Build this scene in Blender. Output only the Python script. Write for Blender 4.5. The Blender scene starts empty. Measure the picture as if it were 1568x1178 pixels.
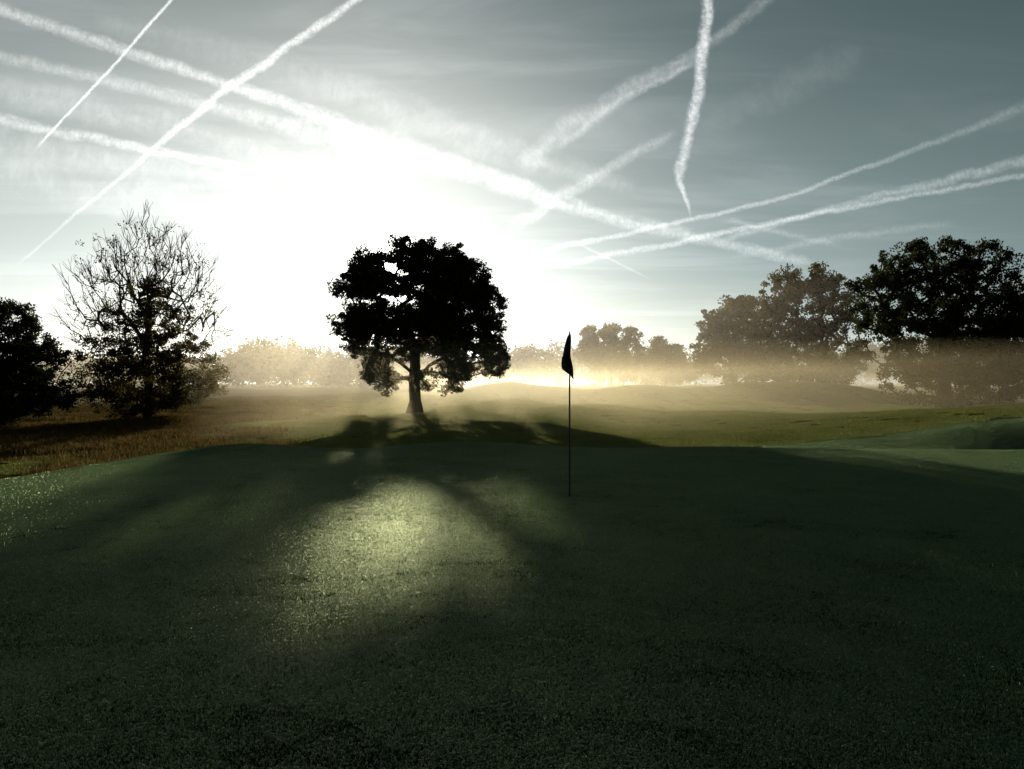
import bpy, math, numpy as np
from mathutils import Vector, Quaternion
rng = np.random.default_rng(7)
scene = bpy.context.scene
COL = scene.collection
EYE = 1.45
# ---------------------------------------------------------------- helpers
def sst(a, b, x):
    t = np.clip((x - a) / (b - a), 0, 1)
    return t * t * (3 - 2 * t)

SUN = Vector((-0.1495, 1.0, 0.1446)).normalized()
SUNn = np.array(SUN)

def edge_y(x):
    return 19.5 - 6.3 * sst(-4, -11, x) - 0.6 * sst(3, 9, x)

def H(x, y):
    x = np.asarray(x, float); y = np.asarray(y, float)
    ye = edge_y(x)
    z = -0.82 * sst(ye - 1.5, ye + 6.0, y)
    z = z + .11 * np.exp(-((x + 1.3) ** 2 / 4 + (y - 19.5) ** 2 / 4))
    z = z + .14 * np.exp(-((x + 5.9) ** 2 / 2.6 + (y - 17.5) ** 2 / 3))
    z = z - .08 * np.exp(-((x + 3.8) ** 2 / 1.5 + (y - 18.5) ** 2 / 5))
    z = z - .26 * sst(-6.5, -10, x) * sst(6, 14, y)
    z = z + 1.15 * sst(8.5, 21, x) * sst(21, 29, y) * (1 - sst(34, 58, y))
    z = z - .18 * np.exp(-((x - 14) ** 2 / 12 + (y - 22.5) ** 2 / 2))
    z = z + 1.5 * sst(78, 170, y) + 1.2 * sst(200, 600, y)
    z = z + 2.5 * np.exp(-(((x - 37) / 12) ** 2 + ((y - 108) / 12) ** 2))
    z = z + 1.6 * np.exp(-(((x + 1) / 9) ** 2 + ((y - 135) / 14) ** 2))
    z = z + 1.2 * np.exp(-(((x - 17) / 9) ** 2 + ((y - 115) / 10) ** 2))
    z = z + .8 * np.exp(-(((x + 24) / 12) ** 2 + ((y - 110) / 12) ** 2))
    far = sst(24, 60, y)
    z = z + far * (.19 * np.sin(x * .21 + y * .09) + .12 * np.sin(x * .47 - y * .13 + 1.3) + .05 * np.sin(x * .9 + y * .33))
    z = z + (1 - far) * (.012 * np.sin(x * .8 + y * .5) + .01 * np.sin(x * 1.3 - y * .9))
    return z

def mesh_np(name, co, faces, mat=None, smooth=False, link=True):
    me = bpy.data.meshes.new(name)
    co = np.ascontiguousarray(co, dtype=np.float32)
    faces = np.ascontiguousarray(faces, dtype=np.int32)
    n, k = faces.shape
    me.vertices.add(len(co)); me.vertices.foreach_set("co", co.ravel())
    me.loops.add(n * k); me.loops.foreach_set("vertex_index", faces.ravel())
    me.polygons.add(n)
    me.polygons.foreach_set("loop_start", np.arange(0, n * k, k, dtype=np.int32))
    me.update(calc_edges=True)
    me.polygons.foreach_set("use_smooth", np.full(n, smooth, dtype=bool))
    if mat: me.materials.append(mat)
    ob = bpy.data.objects.new(name, me)
    if link: COL.objects.link(ob)
    return ob

class NT:
    def __init__(s, tree): s.t = tree; s.n = tree.nodes; s.l = tree.links
    def node(s, typ, **kw):
        nd = s.n.new(typ)
        for k, v in kw.items(): setattr(nd, k, v)
        return nd
    def put(s, sock, v):
        if isinstance(v, bpy.types.NodeSocket): s.l.new(v, sock)
        elif v is not None: sock.default_value = v
    def m(s, op, a, b=None, c=None, clamp=False):
        nd = s.node('ShaderNodeMath', operation=op, use_clamp=clamp)
        s.put(nd.inputs[0], a); s.put(nd.inputs[1], b)
        if c is not None: s.put(nd.inputs[2], c)
        return nd.outputs[0]
    def vm(s, op, a, b=None):
        nd = s.node('ShaderNodeVectorMath', operation=op)
        s.put(nd.inputs[0], a)
        if b is not None:
            if op == 'SCALE': s.put(nd.inputs[3], b)
            else: s.put(nd.inputs[1], b)
        return nd.outputs['Value'] if op in ('DOT_PRODUCT', 'LENGTH') else nd.outputs[0]
    def noise(s, vec, scale, detail=3, rough=.55, dist=0):
        nd = s.node('ShaderNodeTexNoise')
        if vec is not None: s.l.new(vec, nd.inputs['Vector'])
        nd.inputs['Scale'].default_value = scale; nd.inputs['Detail'].default_value = detail
        nd.inputs['Roughness'].default_value = rough; nd.inputs['Distortion'].default_value = dist
        return nd.outputs['Fac']
    def mapr(s, v, a, b, c=0, d=1, smooth=True):
        nd = s.node('ShaderNodeMapRange', interpolation_type='SMOOTHSTEP' if smooth else 'LINEAR')
        s.put(nd.inputs[0], v)
        for i, q in enumerate((a, b, c, d)): nd.inputs[i + 1].default_value = q
        return nd.outputs[0]
    def mix(s, f, a, b):
        nd = s.node('ShaderNodeMix', data_type='RGBA')
        s.put(nd.inputs[0], f)
        s.put(nd.inputs[6], a if isinstance(a, bpy.types.NodeSocket) else (*a, 1))
        s.put(nd.inputs[7], b if isinstance(b, bpy.types.NodeSocket) else (*b, 1))
        return nd.outputs[2]

def new_mat(name):
    m = bpy.data.materials.new(name); m.use_nodes = True
    m.node_tree.nodes.clear()
    t = NT(m.node_tree); out = t.node('ShaderNodeOutputMaterial')
    return m, t, out

def leaf_material(name, c1, c2, trans=.35, gloss=0.0, scale=.35, rough=.4, tilt=.8):
    m, t, out = new_mat(name)
    geo = t.node('ShaderNodeNewGeometry')
    nz = t.noise(geo.outputs['Position'], scale, 3)
    f = t.m('MULTIPLY_ADD', nz, 1.0, t.m('MULTIPLY', t.m('SUBTRACT', geo.outputs['Random Per Island'], .5), .8), clamp=True)
    c = t.mix(f, c1, c2)
    p = t.node('ShaderNodeBsdfDiffuse'); t.l.new(c, p.inputs['Color'])
    tr = t.node('ShaderNodeBsdfTranslucent'); t.l.new(c, tr.inputs['Color'])
    mx = t.node('ShaderNodeMixShader'); mx.inputs[0].default_value = trans
    t.l.new(p.outputs[0], mx.inputs[1]); t.l.new(tr.outputs[0], mx.inputs[2])
    last = mx
    if gloss > 0:     # dew beads: shiny caps facing up, each blade a little different
        wn = t.node('ShaderNodeTexWhiteNoise', noise_dimensions='4D')
        t.l.new(geo.outputs['Random Per Island'], wn.inputs['W'])
        rnd = t.vm('SCALE', t.vm('SUBTRACT', wn.outputs['Color'], (.5, .5, .5)), tilt)
        nrm = t.vm('NORMALIZE', t.vm('ADD', rnd, (0, 0, 1)))
        g = t.node('ShaderNodeBsdfGlossy'); g.inputs['Roughness'].default_value = rough; g.inputs['Color'].default_value = (.88, 1, .66, 1)
        t.l.new(nrm, g.inputs['Normal'])
        m2 = t.node('ShaderNodeMixShader'); m2.inputs[0].default_value = gloss
        t.l.new(mx.outputs[0], m2.inputs[1]); t.l.new(g.outputs[0], m2.inputs[2]); last = m2
    t.l.new(last.outputs[0], out.inputs[0])
    return m

def bark_material(name, c):
    m, t, out = new_mat(name)
    geo = t.node('ShaderNodeNewGeometry')
    mp = t.vm('MULTIPLY', geo.outputs['Position'], (6, 6, 1.2))
    nz = t.noise(mp, 2.0, 5, .65)
    p = t.node('ShaderNodeBsdfDiffuse')
    t.l.new(t.mix(nz, tuple(v * .5 for v in c), tuple(v * 1.5 for v in c)), p.inputs['Color'])
    b = t.node('ShaderNodeBump'); b.inputs['Strength'].default_value = .8; b.inputs['Distance'].default_value = .05
    t.l.new(nz, b.inputs['Height']); t.l.new(b.outputs[0], p.inputs['Normal'])
    t.l.new(p.outputs[0], out.inputs[0])
    return m

M_LEAF = leaf_material("oak_leaves", (.03, .04, .012), (.07, .075, .022), .35)
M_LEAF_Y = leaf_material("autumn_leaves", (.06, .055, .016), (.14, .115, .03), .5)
M_BARK = bark_material("bark", (.04, .032, .025))
M_BARK_PALE = bark_material("pale_bark", (.10, .088, .07))

# ---------------------------------------------------------------- ground
def ground():
    xs = np.concatenate([-np.geomspace(28, 4000, 110)[::-1], np.linspace(-27.7, 27.7, 240), np.geomspace(28, 4000, 110)])
    ys = np.concatenate([-np.geomspace(4, 2000, 24)[::-1], np.linspace(-3.5, 34, 200), np.geomspace(34.3, 5000, 240)])
    X, Y = np.meshgrid(xs, ys)
    Z = H(X, Y)
    co = np.stack([X, Y, Z], -1).reshape(-1, 3)
    w, h = len(xs), len(ys)
    i = (np.arange(h - 1)[:, None] * w + np.arange(w - 1)[None]).ravel()
    faces = np.stack([i, i + 1, i + w + 1, i + w], -1)
    m, t, out = new_mat("turf")
    geo = t.node('ShaderNodeNewGeometry'); P = geo.outputs['Position']
    sx = t.node('ShaderNodeSeparateXYZ'); t.l.new(P, sx.inputs[0])
    n1 = t.noise(P, .15, 4); n2 = t.noise(P, 2.5, 4); n3 = t.noise(P, 60, 3, .7); n4 = t.noise(P, .9, 5, .65)
    green = t.mix(n2, (.008, .024, .008), (.016, .038, .013))
    fair = t.mix(n4, (.06, .07, .013), (.15, .15, .03))
    rough = t.mix(n4, (.03, .022, .009), (.10, .07, .024))  # brown of the rough, darkened to imitate the shade lying there
    isf = t.mapr(t.m('ADD', sx.outputs['Y'], t.m('MULTIPLY', n1, 3)), 20, 24)
    isr = t.m('MULTIPLY', t.mapr(t.m('MULTIPLY_ADD', n1, 14, t.m('MULTIPLY', sx.outputs['X'], -1)), 16, 26), isf)
    c = t.mix(isr, t.mix(isf, green, fair), rough)
    p = t.node('ShaderNodeBsdfDiffuse'); t.l.new(c, p.inputs['Color'])
    b = t.node('ShaderNodeBump'); b.inputs['Strength'].default_value = .5; b.inputs['Distance'].default_value = .02
    t.l.new(n3, b.inputs['Height'])
    b2 = t.node('ShaderNodeBump'); b2.inputs['Strength'].default_value = .5
    t.put(b2.inputs['Distance'], t.m('MULTIPLY', isf, .3))
    t.l.new(n4, b2.inputs['Height']); t.l.new(b.outputs[0], b2.inputs['Normal'])
    t.l.new(b2.outputs[0], p.inputs['Normal']); t.l.new(p.outputs[0], out.inputs[0])
    return mesh_np("ground", co, faces, m, True)
ground()

# ---------------------------------------------------------------- grass (instanced turf patches)
def blade_patch(name, size, n, hmin, hmax, w, lean, mat, tip=.95, tipk=1.0, round_=False):
    p = (rng.random((n, 2)) - .5) * size
    if round_:      # soft-edged round tuft field so neighbouring patches blend
        a = rng.random(n) * 2 * math.pi; q = size * .5 * rng.random(n) ** .62
        p = np.stack([np.cos(a) * q, np.sin(a) * q], -1)
    hh = rng.uniform(hmin, hmax, n)
    b = rng.random(n) * 2 * math.pi
    dl = np.stack([np.cos(b), np.sin(b)], -1)
    l = dl * (rng.random(n) ** .7 * lean * hh)[:, None]
    ww = w * rng.uniform(.6, 1.2, n)[:, None]
    d = np.stack([-np.sin(b), np.cos(b)], -1)
    v0 = np.c_[p - d * ww / 2, np.full(n, -.004)]
    v1 = np.c_[p + d * ww / 2, np.full(n, -.004)]
    v2 = np.c_[p + l * .35 + d * ww * .42, hh * .7]
    v3 = np.c_[p + l * .35 - d * ww * .42, hh * .7]
    v4 = np.c_[p + l * tipk + dl * (hh * .25)[:, None], hh * tip]
    co = np.stack([v0, v1, v2, v3, v4], 1).reshape(-1, 3)
    k = np.arange(n) * 5
    f = np.concatenate([np.stack([k, k + 1, k + 2], -1), np.stack([k, k + 2, k + 3], -1), np.stack([k + 3, k + 2, k + 4], -1)])
    return mesh_np(name, co, f, mat, False, link=False)

def scatter(name, pts, protos, scale_rng=(.85, 1.2), seed=1):
    me = bpy.data.meshes.new(name)
    n = len(pts)
    me.vertices.add(n); me.vertices.foreach_set("co", pts.astype(np.float32).ravel())
    e = .3
    gx = (H(pts[:, 0] + e, pts[:, 1]) - H(pts[:, 0] - e, pts[:, 1])) / (2 * e)
    gy = (H(pts[:, 0], pts[:, 1] + e) - H(pts[:, 0], pts[:, 1] - e)) / (2 * e)
    rots = np.zeros((n, 3), np.float32)
    r2 = np.random.default_rng(seed)
    for i in range(n):
        q = Vector((0, 0, 1)).rotation_difference(Vector((-gx[i], -gy[i], 1)))
        q = q @ Quaternion((0, 0, 1), r2.random() * 6.283)
        rots[i] = q.to_euler()
    at = me.attributes.new("rot", 'FLOAT_VECTOR', 'POINT'); at.data.foreach_set("vector", rots.ravel())
    at = me.attributes.new("scl", 'FLOAT', 'POINT'); at.data.foreach_set("value", r2.uniform(*scale_rng, n).astype(np.float32))
    ob = bpy.data.objects.new(name, me); COL.objects.link(ob)
    ng = bpy.data.node_groups.new(name + "_scatter", 'GeometryNodeTree')
    ng.interface.new_socket("Geometry", in_out='INPUT', socket_type='NodeSocketGeometry')
    ng.interface.new_socket("Geometry", in_out='OUTPUT', socket_type='NodeSocketGeometry')
    t = NT(ng)
    gi = t.node('NodeGroupInput'); go = t.node('NodeGroupOutput')
    oi = t.node('GeometryNodeObjectInfo'); oi.inputs['Object'].default_value = protos
    ip = t.node('GeometryNodeInstanceOnPoints')
    na = t.node('GeometryNodeInputNamedAttribute', data_type='FLOAT_VECTOR'); na.inputs['Name'].default_value = "rot"
    ns = t.node('GeometryNodeInputNamedAttribute', data_type='FLOAT'); ns.inputs['Name'].default_value = "scl"
    er = t.node('FunctionNodeEulerToRotation')
    t.l.new(na.outputs[0], er.inputs[0]); t.l.new(er.outputs[0], ip.inputs['Rotation'])
    t.l.new(ns.outputs[0], ip.inputs['Scale'])
    t.l.new(gi.outputs[0], ip.inputs['Points']); t.l.new(oi.outputs['Geometry'], ip.inputs['Instance'])
    t.l.new(ip.outputs[0], go.inputs[0])
    md = ob.modifiers.new("scatter", 'NODES'); md.node_group = ng
    return ob

M_BLADE = leaf_material("dewy_mown_grass", (.028, .085, .025), (.115, .185, .062), .6, .22, 1.2, .42, .85)
M_FAIRB = leaf_material("fairway_grass_blades", (.09, .115, .025), (.23, .24, .06), .6, .08, .5, .5)
M_ROUGHB = leaf_material("rough_grass_blades", (.05, .04, .014), (.20, .14, .045), .5)
patch = blade_patch("turf_patch", 1.0, 7600, .005, .014, .0027, .8, M_BLADE, .78, 1.3, True)
sp = .5
gx, gy = np.meshgrid(np.arange(-18, 26, sp), np.arange(1.0, 34, sp))
gx[1::2] += sp / 2
gx = gx.ravel() + rng.uniform(-.13, .13, gx.size); gy = gy.ravel() + rng.uniform(-.13, .13, gy.size)
k = (np.abs(gx) < .70 * gy + 2.5) & ((gy < edge_y(gx) + 2.0) | ((gx > 7) & (gy < 31)))
gx, gy = gx[k], gy[k]
scatter("grass", np.c_[gx, gy, H(gx, gy)], patch, (.85, 1.18), 3)
fp = blade_patch("fairway_patch", 2.6, 5200, .02, .06, .016, .8, M_FAIRB)
gx, gy = np.meshgrid(np.arange(-70, 90, 2.3), np.arange(24, 125, 2.3))
gx = gx.ravel() + rng.uniform(-.2, .2, gx.size); gy = gy.ravel() + rng.uniform(-.2, .2, gy.size)
k = (np.abs(gx) < .68 * gy + 4) & (gy > edge_y(gx) + 4) & ~((gx > 7) & (gy < 30)) & (gx > -14 - .08 * gy)
gx, gy = gx[k], gy[k]
scatter("fairway_grass", np.c_[gx, gy, H(gx, gy)], fp, (.95, 1.1), 4)
rp = blade_patch("rough_patch", 2.2, 420, .10, .38, .022, .7, M_ROUGHB)
n = 3400
ax = rng.uniform(-60, -9, n); ay = rng.uniform(22, 100, n)
dens = np.sin(ax * .35 + ay * .2) + np.sin(ax * .13 - ay * .31 + 2) + rng.normal(0, .5, n)
k = (dens > -.3) & (ax < -.17 * ay - 6 + rng.normal(0, 2, n)) & (ax > -.75 * ay)
scatter("rough_grass", np.c_[ax[k], ay[k], H(ax[k], ay[k]) - .03], rp, (.5, 1.2), 5)

# ---------------------------------------------------------------- trees
def grow(root, trunk, attractors, step=.8, up=.35, bowk=.06, jit=.05):
    P = [np.array(root, float)]; par = [-1]
    for q in trunk:
        P.append(np.array(q, float)); par.append(len(P) - 2)
    ntr = len(P)
    A = attractors[np.argsort(np.linalg.norm(attractors - P[-1], axis=1))]
    cap = np.zeros((60000, 3)); cap[:ntr] = P; cnt = ntr
    par = par + [0] * 60000
    first = max(1, ntr // 2)
    for a in A:
        Q = cap[first:cnt]
        d = np.linalg.norm(Q - a, axis=1)
        pen = np.maximum(0, Q[:, 2] - a[2] + up * np.linalg.norm(Q[:, :2] - a[:2], axis=1)) * .8
        j = first + int(np.argmin(d + pen))
        s = cap[j]; L = np.linalg.norm(a - s)
        ns = max(1, int(L / step))
        prev = j
        bow = rng.normal(0, bowk * L, 3); bow[2] += .05 * L
        for i in range(1, ns + 1):
            f = i / ns
            p = s + (a - s) * f + bow * math.sin(f * math.pi) + (rng.normal(0, jit * step, 3) if i < ns else 0)
            cap[cnt] = p; par[cnt] = prev; prev = cnt; cnt += 1
    return cap[:cnt].copy(), np.array(par[:cnt]), ntr

def radii(par, tip, exp=2.3):
    n = len(par); acc = np.zeros(n)
    for i in range(n - 1, -1, -1):
        if acc[i] == 0: acc[i] = tip ** exp
        if par[i] >= 0: acc[par[i]] += acc[i]
    return acc ** (1 / exp)

def tubes(P, par, r, sides=6):
    i = np.arange(1, len(P)); j = par[1:]
    a, b = P[j], P[i]
    rb = r[i]; ra = np.minimum(r[j], rb * 1.6)
    trunkish = r[i] > .6 * np.sort(r)[-2]; ra = np.where(trunkish, r[j], ra)
    d = b - a; L = np.linalg.norm(d, axis=1, keepdims=True); d = d / np.maximum(L, 1e-6)
    ref = np.where(np.abs(d[:, 2:3]) > .9, np.array([[1., 0, 0]]), np.array([[0, 0, 1.]]))
    u = np.cross(ref, d); u /= np.linalg.norm(u, axis=1, keepdims=True); v = np.cross(d, u)
    th = np.arange(sides) * 2 * math.pi / sides
    ring = np.cos(th)[None, :, None] * u[:, None] + np.sin(th)[None, :, None] * v[:, None]
    A = a[:, None] + ring * ra[:, None, None] - d[:, None] * (ra * .2)[:, None, None]
    B = b[:, None] + ring * rb[:, None, None] + d[:, None] * (rb * .3)[:, None, None]
    co = np.concatenate([A, B], 1).reshape(-1, 3)
    base = np.arange(len(i))[:, None] * 2 * sides
    s = np.arange(sides)[None]; s2 = (s + 1) % sides
    f = np.stack([base + s, base + s2, base + sides + s2, base + sides + s], -1).reshape(-1, 4)
    return co, f

def leaves(centres, per, rad, flat=.7):
    n = len(centres) * per
    c = np.repeat(centres, per, 0)
    o = rng.normal(0, 1, (n, 3)); o /= np.linalg.norm(o, axis=1, keepdims=True)
    rr = np.repeat(rad * rng.uniform(.5, 1.4, len(centres)), per)
    o *= (rng.random(n) ** .45 * rr)[:, None]; o[:, 2] *= flat
    return c + o

def leaf_quads(p, size):
    n = len(p)
    a = rng.normal(0, 1, (n, 3)); a /= np.linalg.norm(a, axis=1, keepdims=True)
    b = rng.normal(0, 1, (n, 3)); b -= a * (a * b).sum(1, keepdims=True); b /= np.linalg.norm(b, axis=1, keepdims=True)
    s = size * rng.uniform(.55, 1.3, n)[:, None]
    return np.stack([p - a * s * .6, p + b * s * .36, p + a * s * .6, p - b * s * .36], 1)

def leaf_mesh(name, p, size, mat):
    co = leaf_quads(p, size).reshape(-1, 3)
    return mesh_np(name, co, np.arange(len(co)).reshape(-1, 4), mat)

def parented(name, loc, parts):
    e = bpy.data.objects.new(name, None); e.empty_display_size = .5; e.location = loc
    COL.objects.link(e)
    for o in parts:
        o.parent = e; o.matrix_parent_inverse.identity()
        o.location = -Vector(loc)
    return e

def crown_points(lobes, n, depth, cx):
    L = np.array(lobes); w = L[:, 2] ** 2; w /= w.sum()
    half = max(np.abs(L[:, 0] - cx).max() + L[:, 2].mean(), 1)
    zc = (L[:, 1].min() + L[:, 1].max()) / 2; hz = (L[:, 1].max() - L[:, 1].min()) / 2 + L[:, 2].mean()
    k = rng.choice(len(L), n, p=w)
    a = rng.random(n) * 2 * math.pi; q = rng.random(n) ** .5
    x = L[k, 0] + np.cos(a) * q * L[k, 2]; z = L[k, 1] + np.sin(a) * q * L[k, 2]
    f = np.clip(1 - ((x - cx) / half) ** 2 * .8 - ((z - zc) / hz) ** 2 * .75, .08, 1) ** .5
    y = rng.uniform(-1, 1, n); y = np.sign(y) * np.abs(y) ** .7 * depth * f
    return np.stack([x, y, z], -1)

def make_tree(name, foot, lobes, n, per, rad, size, mat, trunk_r, trunk_h, depth, cx=0, bark=None, cull=None, tip=.02, lean=0):
    foot = np.array([foot[0], foot[1], float(H(foot[0], foot[1])) - .1])
    C = crown_points(lobes, n, depth, cx)
    nt = 5
    trunk = [(lean * (i / nt) + rng.normal(0, .04), rng.normal(0, .04), trunk_h * i / nt) for i in range(1, nt + 1)]
    if cull is not None: C = C[cull(C + foot)]
    S = C[:: max(1, len(C) // 420)]
    P, par, ntr = grow((0, 0, 0), trunk, S)
    r = radii(par, tip)
    r = r * trunk_r / r.max(); r = np.maximum(r, tip * .6)
    r[0] *= 1.75
    co, f = tubes(P + foot, par, r, 8)
    tr = mesh_np("trunk_and_limbs", co, f, bark or M_BARK, True)
    p = leaves(C, per, rad) + foot
    if cull is not None: p = p[cull(p)]
    p = p[p[:, 2] > H(p[:, 0], p[:, 1]) + .05]
    lf = leaf_mesh("foliage", p, size, mat)
    return parented(name, tuple(foot), [tr, lf])

def px_lobes(lst, footpx, footpy, scale):
    return [((x - footpx) * scale, (footpy - y) * scale, r * scale) for x, y, r in lst]

# ---- oak in the middle, 69 m away, with thin places in the crown where the low sun gets through
gr = np.random.default_rng(21)
GAPS = [(gr.uniform(-14.5, -2.2), gr.uniform(1.0, 4.6), gr.uniform(.16, .36)) for _ in range(34)] + \
       [(gr.uniform(-15.6, -9.5), gr.uniform(5, 12), gr.uniform(.08, .18)) for _ in range(18)] + \
       [(gr.uniform(-14.5, -1.5), gr.uniform(7, 14), gr.uniform(.06, .14)) for _ in range(26)]
def oak_cull(p):
    t = p[:, 2] / SUNn[2]
    g = p - SUNn[None] * t[:, None]
    t2 = (p[:, 2] - EYE) / SUNn[2]
    e = p - SUNn[None] * t2[:, None]
    u = rng.random(len(p))
    d1 = ((g[:, 0] + .85) / 1.5) ** 2 + ((g[:, 1] - 8.0 - (g[:, 0] + 1) * 1.1) / 2.6) ** 2
    hole1 = (d1 + u * .35 < 1.15) & (u < .98)
    d2 = ((g[:, 0] + 4.4) / 2.0) ** 2 + ((g[:, 1] - 9.2) / 2.6) ** 2
    hole2 = (d2 < 1) & (u < .68)
    d3 = np.hypot(e[:, 0], e[:, 1] * .145)
    hole3 = (d3 < .42 + .4 * u) & (u < .965)
    q = p - SUNn[None] * ((p[:, 1] - 69) / SUNn[1])[:, None]
    sm = np.zeros(len(p), bool)
    for (x, z, r) in GAPS:
        sm |= np.hypot(q[:, 0] - x, (q[:, 2] - z) * 1.3) < r * (.7 + .6 * u)
    return ~(hole1 | hole2 | hole3 | sm)
oak_l = px_lobes([(650, 398, 34), (690, 408, 36), (605, 393, 28), (568, 415, 32), (715, 425, 34), (745, 455, 26), (552, 452, 32), (540, 492, 26),
    (742, 500, 32), (690, 465, 45), (640, 455, 45), (598, 478, 32), (555, 520, 22), (578, 556, 26), (590, 578, 16), (655, 575, 16), (690, 577, 18),
    (705, 540, 34), (752, 545, 25), (640, 510, 26), (680, 500, 40), (610, 520, 28), (535, 440, 16), (635, 385, 18), (560, 395, 12), (562, 438, 28), (580, 425, 26), (560, 490, 26)], 635, 628, .0561)
make_tree("oak_tree", (-8.35, 69), oak_l, 1950, 112, .56, .18, M_LEAF, .5, 5.2, 6.2, cx=.6, cull=oak_cull, tip=.03)

# ---- big dark oak on the right, 73 m
r_l = px_lobes([(1395, 405, 30), (1440, 400, 34), (1490, 400, 30), (1510, 420, 26), (1360, 425, 24), (1335, 435, 16), (1345, 480, 24), (1400, 460, 46), (1460, 460, 50),
    (1510, 480, 38), (1380, 520, 36), (1440, 530, 46), (1500, 535, 40), (1390, 575, 20), (1430, 590, 30), (1480, 590, 36), (1550, 500, 22), (1555, 550, 26), (1530, 590, 26)], 1450, 628, .0593)
make_tree("oak_tree", (39.3, 73), r_l, 950, 90, .70, .22, M_LEAF, .55, 5, 6.5, cx=0)
e_l = px_lobes([(1590, 480, 36), (1620, 500, 60), (1590, 540, 40), (1640, 560, 60), (1590, 580, 30), (1610, 450, 30)], 1610, 628, .0593)
make_tree("oak_tree", (49.5, 74.5), e_l, 400, 80, .8, .26, M_LEAF, .5, 4, 5)

# ---- hazy trees
h1 = px_lobes([(1200, 440, 24), (1240, 435, 26), (1275, 450, 22), (1190, 480, 30), (1240, 480, 45), (1290, 495, 26), (1180, 530, 30), (1240, 540, 45), (1295, 550, 30), (1200, 575, 28), (1270, 575, 28)], 1240, 600, .0975)
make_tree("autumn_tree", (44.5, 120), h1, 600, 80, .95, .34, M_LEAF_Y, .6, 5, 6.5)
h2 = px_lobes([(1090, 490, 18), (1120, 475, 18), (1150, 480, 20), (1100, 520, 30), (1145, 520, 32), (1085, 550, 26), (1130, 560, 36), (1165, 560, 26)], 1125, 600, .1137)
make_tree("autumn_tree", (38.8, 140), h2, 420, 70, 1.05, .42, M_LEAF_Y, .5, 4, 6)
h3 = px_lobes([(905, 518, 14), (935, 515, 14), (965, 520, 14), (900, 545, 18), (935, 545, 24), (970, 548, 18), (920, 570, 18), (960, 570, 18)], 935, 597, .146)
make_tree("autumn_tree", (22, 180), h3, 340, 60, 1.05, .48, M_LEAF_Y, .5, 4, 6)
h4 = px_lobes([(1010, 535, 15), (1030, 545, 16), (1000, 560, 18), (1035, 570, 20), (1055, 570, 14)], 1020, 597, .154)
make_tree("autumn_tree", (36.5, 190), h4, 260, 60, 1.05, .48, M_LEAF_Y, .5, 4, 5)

# ---- dark bush-like tree at the left edge, 50 m
b_l = px_lobes([(-20, 490, 45), (5, 475, 26), (25, 520, 35), (55, 545, 30), (84, 583, 24), (60, 600, 30), (10, 590, 40), (-40, 580, 60), (35, 610, 26), (92, 605, 15), (-50, 510, 50), (10, 540, 40)], -5, 648, .0406)
make_tree("hawthorn_tree", (-32.0, 50), b_l, 760, 90, .5, .14, M_LEAF, .3, 2.5, 3.6, tip=.015)

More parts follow.
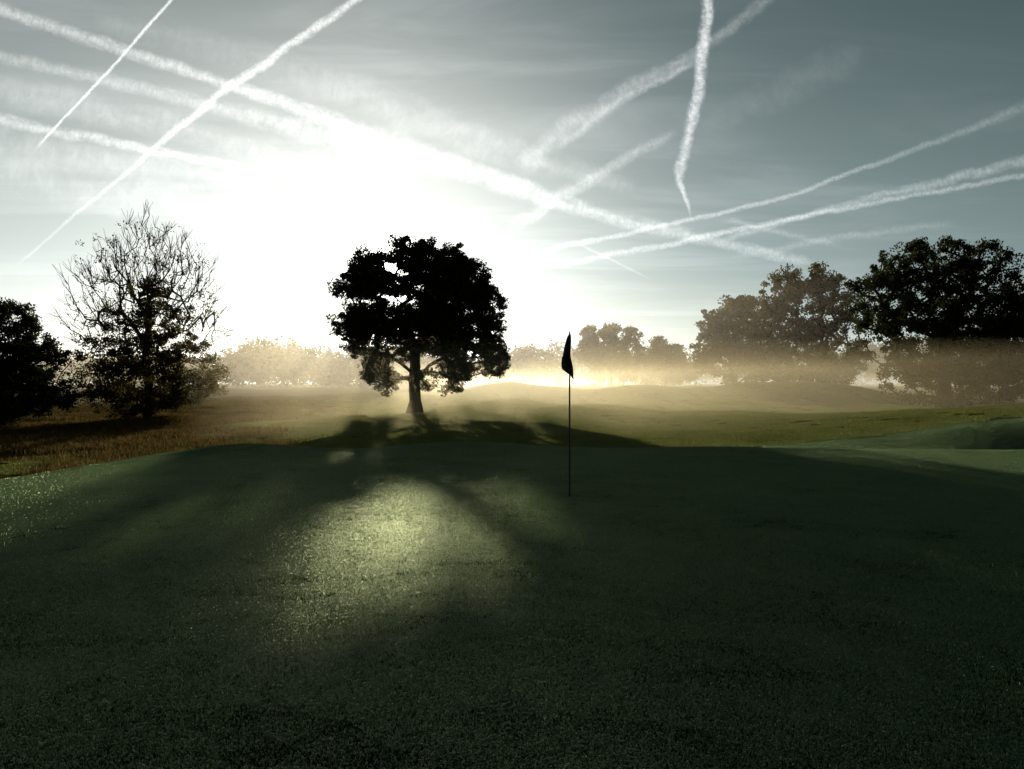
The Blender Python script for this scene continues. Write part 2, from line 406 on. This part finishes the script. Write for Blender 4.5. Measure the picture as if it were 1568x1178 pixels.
# ---- half-bare tree on the left, 58 m
def bare_tree():
    sc = .0471
    foot = np.array([-26.3, 58, 0.]); foot[2] = float(H(foot[0], foot[1])) - .1
    fx, fy = 225, 632
    top = px_lobes([(235, 350, 26), (215, 365, 30), (260, 375, 30), (175, 395, 34), (290, 410, 34), (240, 420, 55), (145, 435, 34), (310, 450, 28), (200, 440, 50),
                    (130, 490, 28), (320, 500, 25), (165, 480, 36), (290, 470, 36)], fx, fy, sc)
    low = px_lobes([(175, 530, 32), (225, 530, 36), (280, 530, 32), (160, 570, 26), (215, 575, 45), (270, 575, 36), (315, 565, 26), (195, 610, 26), (240, 610, 30), (255, 480, 32), (200, 490, 28), (180, 600, 26), (295, 590, 20), (225, 440, 16), (250, 430, 14)], fx, fy, sc)
    A = np.concatenate([crown_points(top, 420, 3.8, 0), crown_points(low, 120, 3.6, 0)])
    trunk = [(.1 * math.sin(i), .1 * math.cos(i * 2), .95 * i) for i in range(1, 11)]
    P, par, ntr = grow((0, 0, 0), trunk, A, step=.6, up=1.5, bowk=.025, jit=.06)
    r = radii(par, .02, 2.1); r = np.maximum(r * .26 / r.max(), .011); r[0] *= 1.4
    co, f = tubes(P + foot, par, r, 6)
    tips = P[~np.isin(np.arange(len(P)), par)]
    tips = np.concatenate([tips, P[ntr:][::2]])
    c0 = np.array([0, 0, 4.0])
    TP = []; TPar = []
    for q in tips:
        if q[2] < 4 and rng.random() < .6: continue
        out = (q - c0); out /= np.linalg.norm(out) + 1e-6
        for _ in range(4):
            d = out * .9 + rng.normal(0, .35, 3) + np.array([0, 0, .45]); d /= np.linalg.norm(d)
            L = rng.uniform(.4, 1.2)
            TP.append(q); TPar.append(-1)
            p = q
            for s in range(2):
                p = p + d * L / 2; d = d + rng.normal(0, .15, 3); d /= np.linalg.norm(d)
                TP.append(p); TPar.append(len(TP) - 2)
    TP = np.array(TP) + foot; TPar = np.array(TPar)
    idx = np.where(TPar >= 0)[0]
    a, b = TP[TPar[idx]], TP[idx]
    w = .014
    d = b - a; u = np.cross(d, rng.normal(0, 1, d.shape)); u /= np.linalg.norm(u, axis=1, keepdims=True); v = np.cross(d, u); v /= np.linalg.norm(v, axis=1, keepdims=True)
    ring = [u, -u * .5 + v * .87, -u * .5 - v * .87]
    tco = np.stack([a + q * w for q in ring] + [b + q * w * .7 for q in ring], 1).reshape(-1, 3)
    base = np.arange(len(idx))[:, None] * 6
    tf = np.concatenate([base + np.array([[s, (s + 1) % 3, 3 + (s + 1) % 3, 3 + s]]) for s in range(3)])
    tr = mesh_np("trunk_and_branches", co, f, M_BARK_PALE, True)
    tw = mesh_np("twigs", tco, tf, M_BARK_PALE)
    C = crown_points(low, 640, 3.6, 0)
    C2 = crown_points(top, 150, 3.8, 0)
    p = np.concatenate([leaves(C, 90, .52), leaves(C2, 18, .7)]) + foot
    p = p[p[:, 2] > H(p[:, 0], p[:, 1]) + .05]
    lf = leaf_mesh("foliage", p, .14, M_LEAF_Y)
    parented("half_bare_tree", tuple(foot), [tr, tw, lf])
bare_tree()

# ---- distant woodland
def woodland():
    pts = []
    for (x0, x1, y, h0, h1, n) in [(-260, -120, 300, 10, 14, 34), (-130, -50, 260, 8, 15, 34), (-55, -5, 250, 7, 12, 20), (-10, 60, 270, 8, 15, 24), (60, 330, 300, 16, 22, 50), (-420, 420, 460, 14, 22, 110)]:
        xs = np.sort(rng.uniform(x0, x1, n))
        for x in xs:
            h = h0 + (h1 - h0) * (.5 + .5 * math.sin(x * .09 + y)) + rng.normal(0, .7); w = h * rng.uniform(.45, .7); yy = y + rng.normal(0, 12)
            zb = float(H(x, yy))
            m = 26
            a = rng.normal(0, 1, (m, 3)); a /= np.linalg.norm(a, axis=1, keepdims=True); a *= (rng.random(m) ** .4)[:, None]
            c = np.array([x, yy, zb + h * .52]) + a * np.array([w, w, h * .48])
            o = rng.normal(0, 1, (m * 34, 3)) * 1.0
            pts.append(np.repeat(c, 34, 0) + o * h * .07)
    p = np.concatenate(pts)
    leaf_mesh("distant_woodland", p, 1.0, M_LEAF)
woodland()

# ---------------------------------------------------------------- flagstick
def flag():
    fx, fy = .752, 10.5; fz = float(H(fx, fy))
    def cyl(name, r0, r1, z0, z1, mat, seg=16):
        th = np.arange(seg) * 2 * math.pi / seg
        a = np.c_[fx + r0 * np.cos(th), fy + r0 * np.sin(th), np.full(seg, z0)]
        b = np.c_[fx + r1 * np.cos(th), fy + r1 * np.sin(th), np.full(seg, z1)]
        s = np.arange(seg); s2 = (s + 1) % seg
        return mesh_np(name, np.r_[a, b], np.stack([s, s2, seg + s2, seg + s], -1), mat, True)
    m, t, out = new_mat("pole_paint")
    p = t.node('ShaderNodeBsdfPrincipled'); p.inputs['Base Color'].default_value = (.03, .04, .065, 1); p.inputs['Roughness'].default_value = .4
    t.l.new(p.outputs[0], out.inputs[0])
    mc, t, out = new_mat("cup_plastic")
    p = t.node('ShaderNodeBsdfPrincipled'); p.inputs['Base Color'].default_value = (.05, .05, .05, 1); t.l.new(p.outputs[0], out.inputs[0])
    mf, t, out = new_mat("flag_cloth")
    geo = t.node('ShaderNodeTexCoord')
    wv = t.noise(geo.outputs['Object'], 9, 2)
    c = t.mix(t.mapr(wv, .5, .6), (.02, .022, .04), (.06, .06, .08))
    p = t.node('ShaderNodeBsdfPrincipled'); t.l.new(c, p.inputs['Base Color']); p.inputs['Roughness'].default_value = .8
    tr = t.node('ShaderNodeBsdfTranslucent'); t.l.new(c, tr.inputs[0])
    mx = t.node('ShaderNodeMixShader'); mx.inputs[0].default_value = .3
    t.l.new(p.outputs[0], mx.inputs[1]); t.l.new(tr.outputs[0], mx.inputs[2]); t.l.new(mx.outputs[0], out.inputs[0])
    top = fz + 2.13
    pole = cyl("pole", .012, .010, fz - .08, top, m)
    ferr = cyl("ferrule", .022, .012, fz - .03, fz + .07, m)
    knob = cyl("tip", .010, .004, top, top + .03, m)
    cup = cyl("cup_rim", .054, .054, fz - .1, fz + .004, mc, 32)
    nu, nv = 40, 40
    U, V = np.meshgrid(np.linspace(0, 1, nu), np.linspace(0, 1, nv))
    prof = np.interp(V, [0, .08, .35, .62, .8, .92, 1], [.02, .045, .095, .125, .13, .08, .02])
    X = .016 - U * prof + (.04 * sst(.45, .9, V)) * (1 - U * .6)
    drop = .60 * V - .05 * U * sst(.7, 1, V) - .02 * U
    X = X + .005 * np.sin(V * 12 + U * 3)
    Y = .034 * np.sin(U * 14 + V * 2) * (.25 + V) * np.clip(U * 5, 0, 1)
    co = np.stack([fx + X, fy + Y - .014, top - .02 - drop], -1).reshape(-1, 3)
    i = (np.arange(nv - 1)[:, None] * nu + np.arange(nu - 1)[None]).ravel()
    cl = mesh_np("flag_cloth", co, np.stack([i, i + 1, i + nu + 1, i + nu], -1), mf, True)
    parented("golf_flagstick", (fx, fy, fz), [pole, ferr, knob, cup, cl])
flag()

# ---------------------------------------------------------------- contrails, self-glowing ribbons 3 km up
ALT = 3000.
def trail_mat():
    m, t, out = new_mat("ice_cloud")
    uv = t.node('ShaderNodeUVMap'); uv.uv_map = "UVMap"
    at = t.node('ShaderNodeAttribute', attribute_name="dens")
    s = t.node('ShaderNodeSeparateXYZ'); t.l.new(uv.outputs[0], s.inputs[0])
    n1 = t.noise(t.vm('MULTIPLY', uv.outputs[0], (.6, 1, 1)), 1.3, 6, .65, .4)
    n2 = t.noise(t.vm('MULTIPLY', uv.outputs[0], (2.2, 1.4, 1)), 2.0, 6, .72, .5)
    v = t.m('ADD', s.outputs['Y'], t.m('MULTIPLY', t.m('SUBTRACT', n1, .5), .8))
    e = t.m('ABSOLUTE', t.m('MULTIPLY', t.m('SUBTRACT', v, .5), 2))
    core = t.mapr(e, .0, .85, 1, 0)
    ee = t.m('ABSOLUTE', t.m('MULTIPLY', t.m('SUBTRACT', s.outputs['Y'], .5), 2))
    core = t.m('MULTIPLY', core, t.mapr(ee, .55, 1, 1, 0))
    tex = t.mapr(n2, .3, .75, .4, 1.2)
    d = t.m('MULTIPLY', t.m('MULTIPLY', core, tex), at.outputs['Fac'])
    em = t.node('ShaderNodeEmission'); em.inputs[0].default_value = (1, .985, .96, 1); t.l.new(d, em.inputs[1])  # emission stands in for sunlight scattered by the trail
    tp = t.node('ShaderNodeBsdfTransparent')
    ad = t.node('ShaderNodeAddShader'); t.l.new(em.outputs[0], ad.inputs[0]); t.l.new(tp.outputs[0], ad.inputs[1])
    t.l.new(ad.outputs[0], out.inputs[0])
    try: m.cycles.emission_sampling = 'NONE'
    except Exception: pass
    return m
M_TRAIL = trail_mat()
def contrail(pts, dens, k):
    pts = np.array(pts, float)
    seg = np.r_[0, np.cumsum(np.linalg.norm(np.diff(pts[:, :2], axis=0), axis=1))]
    n = max(24, int(seg[-1] / 6))
    s = np.linspace(0, seg[-1], n)
    def interp(c):
        y = np.interp(s, seg, pts[:, c])
        kk = max(3, n // 14) | 1; pad = kk // 2
        yp = np.r_[2 * y[0] - y[1:pad + 1][::-1], y, 2 * y[-1] - y[-pad - 1:-1][::-1]]
        return np.convolve(yp, np.ones(kk) / kk, 'valid')
    x, y, w = interp(0), interp(1), np.interp(s, seg, pts[:, 2])
    wob = np.random.default_rng(k)
    ph = wob.random(3) * 6.28
    if w.max() < 26:
        x = x + w * .08 * np.sin(s / 17 + ph[0]); y = y + w * .08 * np.sin(s / 23 + ph[1]) + w * .05 * np.sin(s / 11 + ph[2])
    tx, ty = np.gradient(x), np.gradient(y); L = np.hypot(tx, ty); nx, ny = -ty / L, tx / L
    w = w * 1.5
    rows = []
    alt = ALT + k * 25
    for o in (-.5, 0, .5):
        a = (x + nx * w * o - 784) / 1231; e = np.maximum((590 - (y + ny * w * o)) / 1231, .02)
        rows.append(np.c_[a * alt / e, alt / e, np.full(n, alt)])
    co = np.stack(rows, 1).reshape(-1, 3)
    i = np.arange(n - 1) * 3
    f = np.concatenate([np.stack([i, i + 1, i + 4, i + 3], -1), np.stack([i + 1, i + 2, i + 5, i + 4], -1)])
    ob = mesh_np("contrail", co, f, M_TRAIL, True)
    me = ob.data
    U = np.repeat(np.cumsum(np.r_[0, np.diff(s)] / np.maximum(w, 4)) + k * 7.3, 3); V = np.tile([0, .5, 1], n)
    vi = np.empty(len(me.loops), np.int32); me.loops.foreach_get("vertex_index", vi)
    uvl = me.uv_layers.new(name="UVMap"); uvl.data.foreach_set("uv", np.c_[U[vi], V[vi]].astype(np.float32).ravel())
    fade = np.clip(np.minimum(s, s[-1] - s) / 25, 0, 1)
    dd = np.interp(np.linspace(0, 1, n), np.linspace(0, 1, len(dens)), dens)
    at = me.attributes.new("dens", 'FLOAT', 'POINT'); at.data.foreach_set("value", np.repeat(fade * dd, 3).astype(np.float32))
trails = [
 ([(-60, -5, 20), (0, 15, 22), (200, 82, 22), (350, 130, 20), (440, 160, 24), (560, 205, 36), (760, 277, 36), (860, 312, 28), (1000, 350, 24), (1250, 405, 16)], [.3, .42, .55, .5, .38, .2]),
 ([(-60, 78, 20), (0, 88, 22), (150, 120, 22), (330, 165, 26), (500, 208, 38), (700, 265, 38)], [.2, .27, .35, .25]),
 ([(-60, 172, 20), (0, 185, 22), (200, 224, 16), (330, 250, 16), (500, 280, 18), (640, 305, 20)], [.4, .45, .5, .4]),
 ([(-60, 125, 50), (0, 140, 55), (250, 190, 50), (450, 240, 60), (650, 275, 50)], [.12, .18, .2, .12]),
 ([(600, -38, 15), (545, 0, 15), (460, 60, 16), (350, 135, 16), (250, 215, 12), (200, 262, 9), (150, 300, 7), (25, 408, 5)], [.6, .65, .7, .5, .3, .15]),
 ([(290, -35, 5), (262, 0, 6), (180, 95, 6), (55, 228, 5)], [.8, .8, .7]),
 ([(1088, -40, 20), (1084, 0, 20), (1078, 60, 20), (1073, 110, 19), (1064, 170, 20), (1052, 220, 20), (1040, 255, 20), (1039, 280, 14), (1050, 300, 9), (1058, 335, 4)], [.6, .65, .6, .55, .55]),
 ([(1230, -50, 22), (1175, 0, 22), (1060, 88, 24), (960, 140, 34), (870, 195, 40), (790, 265, 36)], [.10, .17, .23, .25]),
 ([(1070, 95, 12), (960, 150, 14), (900, 190, 16), (850, 238, 16)], [.2, .2, .15]),
 ([(1040, 200, 18), (930, 260, 22), (860, 300, 24), (780, 350, 24)], [.15, .3, .25]),
 ([(800, 392, 12), (1000, 350, 9), (1200, 305, 8), (1290, 270, 9), (1440, 216, 12), (1568, 165, 20), (1640, 130, 22)], [.3, .4, .3, .13, .08]),
 ([(780, 418, 12), (1000, 380, 11), (1180, 342, 9), (1400, 300, 10), (1568, 270, 10), (1640, 255, 12)], [.2, .4, .28, .2]),
 ([(1100, 370, 10), (1300, 312, 12), (1480, 270, 18), (1568, 245, 22), (1640, 225, 24)], [.2, .22, .18]),
 ([(140, 28, 40), (280, 62, 46), (400, 95, 60), (560, 148, 70), (700, 205, 60), (850, 255, 45), (980, 290, 20)], [.05, .09, .18, .2, .12]),
 ([(880, 372, 5), (1000, 430, 4)], [.25, .15]),
 ([(1120, 395, 14), (1300, 362, 14), (1470, 342, 16)], [.10, .12, .06]),
 ([(1100, 335, 10), (1290, 378, 12)], [.15, .08]),
 ([(-60, 250, 80), (0, 262, 80), (200, 300, 70), (400, 322, 60), (520, 345, 50)], [.15, .2, .12]),
 ([(-60, 205, 70), (0, 218, 70), (200, 250, 50), (420, 290, 50)], [.15, .2, .15]),
 ([(1060, 200, 40), (1200, 140, 60), (1330, 70, 60)], [.02, .05, .03]),
]
for k, (p, d) in enumerate(trails): contrail(p, d, k)

# ---------------------------------------------------------------- mist (homogeneous layers lying in the valley)
def mist(name, x0, x1, y0, y1, z0, z1, density, aniso=.72, col=(1, .84, .54)):
    co = np.array([(x, y, z) for z in (z0, z1) for y in (y0, y1) for x in (x0, x1)], float)
    f = np.array([(0, 2, 3, 1), (4, 5, 7, 6), (0, 1, 5, 4), (2, 6, 7, 3), (0, 4, 6, 2), (1, 3, 7, 5)])
    m, t, out = new_mat(name)
    v = t.node('ShaderNodeVolumeScatter'); v.inputs['Color'].default_value = (*col, 1)
    v.inputs['Density'].default_value = density; v.inputs['Anisotropy'].default_value = aniso
    t.l.new(v.outputs[0], out.inputs['Volume'])
    return mesh_np(name, co, f, m)
mist("mist", -14, 400, 34, 520, -4, 3.5, .0034, .69, (1, .86, .52))
mist("mist", -402, 402, 88, 522, -4.1, 15, .0014, .60, (1, .92, .74))

# ---------------------------------------------------------------- sky
w = bpy.data.worlds.new("World"); scene.world = w; w.use_nodes = True
w.node_tree.nodes.clear()
t = NT(w.node_tree)
out = t.node('ShaderNodeOutputWorld')
tc = t.node('ShaderNodeTexCoord'); D = t.vm('NORMALIZE', tc.outputs['Generated'])
sky = t.node('ShaderNodeTexSky', sky_type='NISHITA'); sky.sun_disc = False
sky.sun_elevation = math.asin(SUN.z); sky.sun_rotation = math.atan2(SUN.x, SUN.y)
sky.dust_density = 1.0; sky.ozone_density = 2.0
hs = t.node('ShaderNodeHueSaturation'); hs.inputs['Saturation'].default_value = .5; t.l.new(sky.outputs[0], hs.inputs['Color'])
ang = t.m('ARCCOSINE', t.m('MINIMUM', t.vm('DOT_PRODUCT', D, tuple(SUN)), .99999))
sz = t.node('ShaderNodeSeparateXYZ'); t.l.new(D, sz.inputs[0])
el = t.m('MAXIMUM', sz.outputs['Z'], 0)
def gauss(a, width, amp):
    q = t.m('DIVIDE', a, width); q = t.m('MULTIPLY', q, q)
    return t.m('MULTIPLY', t.m('EXPONENT', t.m('MULTIPLY', q, -1)), amp)
aure = t.m('ADD', gauss(ang, .24, .62), gauss(ang, .035, 6))
hx = t.m('EXPONENT', t.m('MULTIPLY', el, -5.2))
hazg = t.m('MULTIPLY', hx, gauss(ang, .6, .42))
hazc = t.m('MULTIPLY', hx, .55)
veil = t.m('MULTIPLY', t.m('EXPONENT', t.m('MULTIPLY', el, -3.6)), t.m('MULTIPLY', t.mapr(sz.outputs['X'], 0, -.42), .58))
pl = t.vm('SCALE', D, t.m('DIVIDE', 1, t.m('ADD', el, .06)))
cir = t.noise(t.vm('MULTIPLY', pl, (.55, 1.6, 0)), 1.1, 7, .6, .6)
cirm = t.m('MULTIPLY', t.mapr(cir, .42, .75), t.m('ADD', .035, gauss(ang, .5, .16)))
def sc(col, f): return t.vm('SCALE', col, f)
base = t.vm('SCALE', hs.outputs[0], .010)
tot = t.vm('ADD', base, sc((.012, .044, .052), 1.0))
tot = t.vm('ADD', tot, sc((1, .97, .90), aure))
tot = t.vm('ADD', tot, sc((.76, 1, .98), hazc))
tot = t.vm('ADD', tot, sc((1, .98, .90), hazg))
tot = t.vm('ADD', tot, sc((1, .95, .87), veil))
tot = t.vm('ADD', tot, sc((1, 1, 1), cirm))
tot = t.vm('SCALE', tot, t.m('ADD', .20, gauss(ang, 1.1, .82)))   # sky deepens away from the sun
bg = t.node('ShaderNodeBackground'); t.l.new(tot, bg.inputs[0]); bg.inputs[1].default_value = 1.0
t.l.new(bg.outputs[0], out.inputs[0])

sl = bpy.data.lights.new("sun", 'SUN'); sl.energy = 5; sl.angle = math.radians(.5); sl.color = (1, .89, .70)
so = bpy.data.objects.new("sun", sl); COL.objects.link(so); so.location = (-30, 200, 60)
so.rotation_euler = SUN.to_track_quat('Z', 'Y').to_euler()

# ---------------------------------------------------------------- camera
cam = bpy.data.cameras.new("camera"); co = bpy.data.objects.new("camera", cam); COL.objects.link(co)
co.location = (0, 0, EYE); co.rotation_euler = (math.radians(90), 0, 0)
cam.sensor_width = 36; cam.lens = 28.26; cam.clip_start = .05; cam.clip_end = 500000
scene.camera = co
scene.view_settings.view_transform = 'Standard'; scene.view_settings.look = 'None'
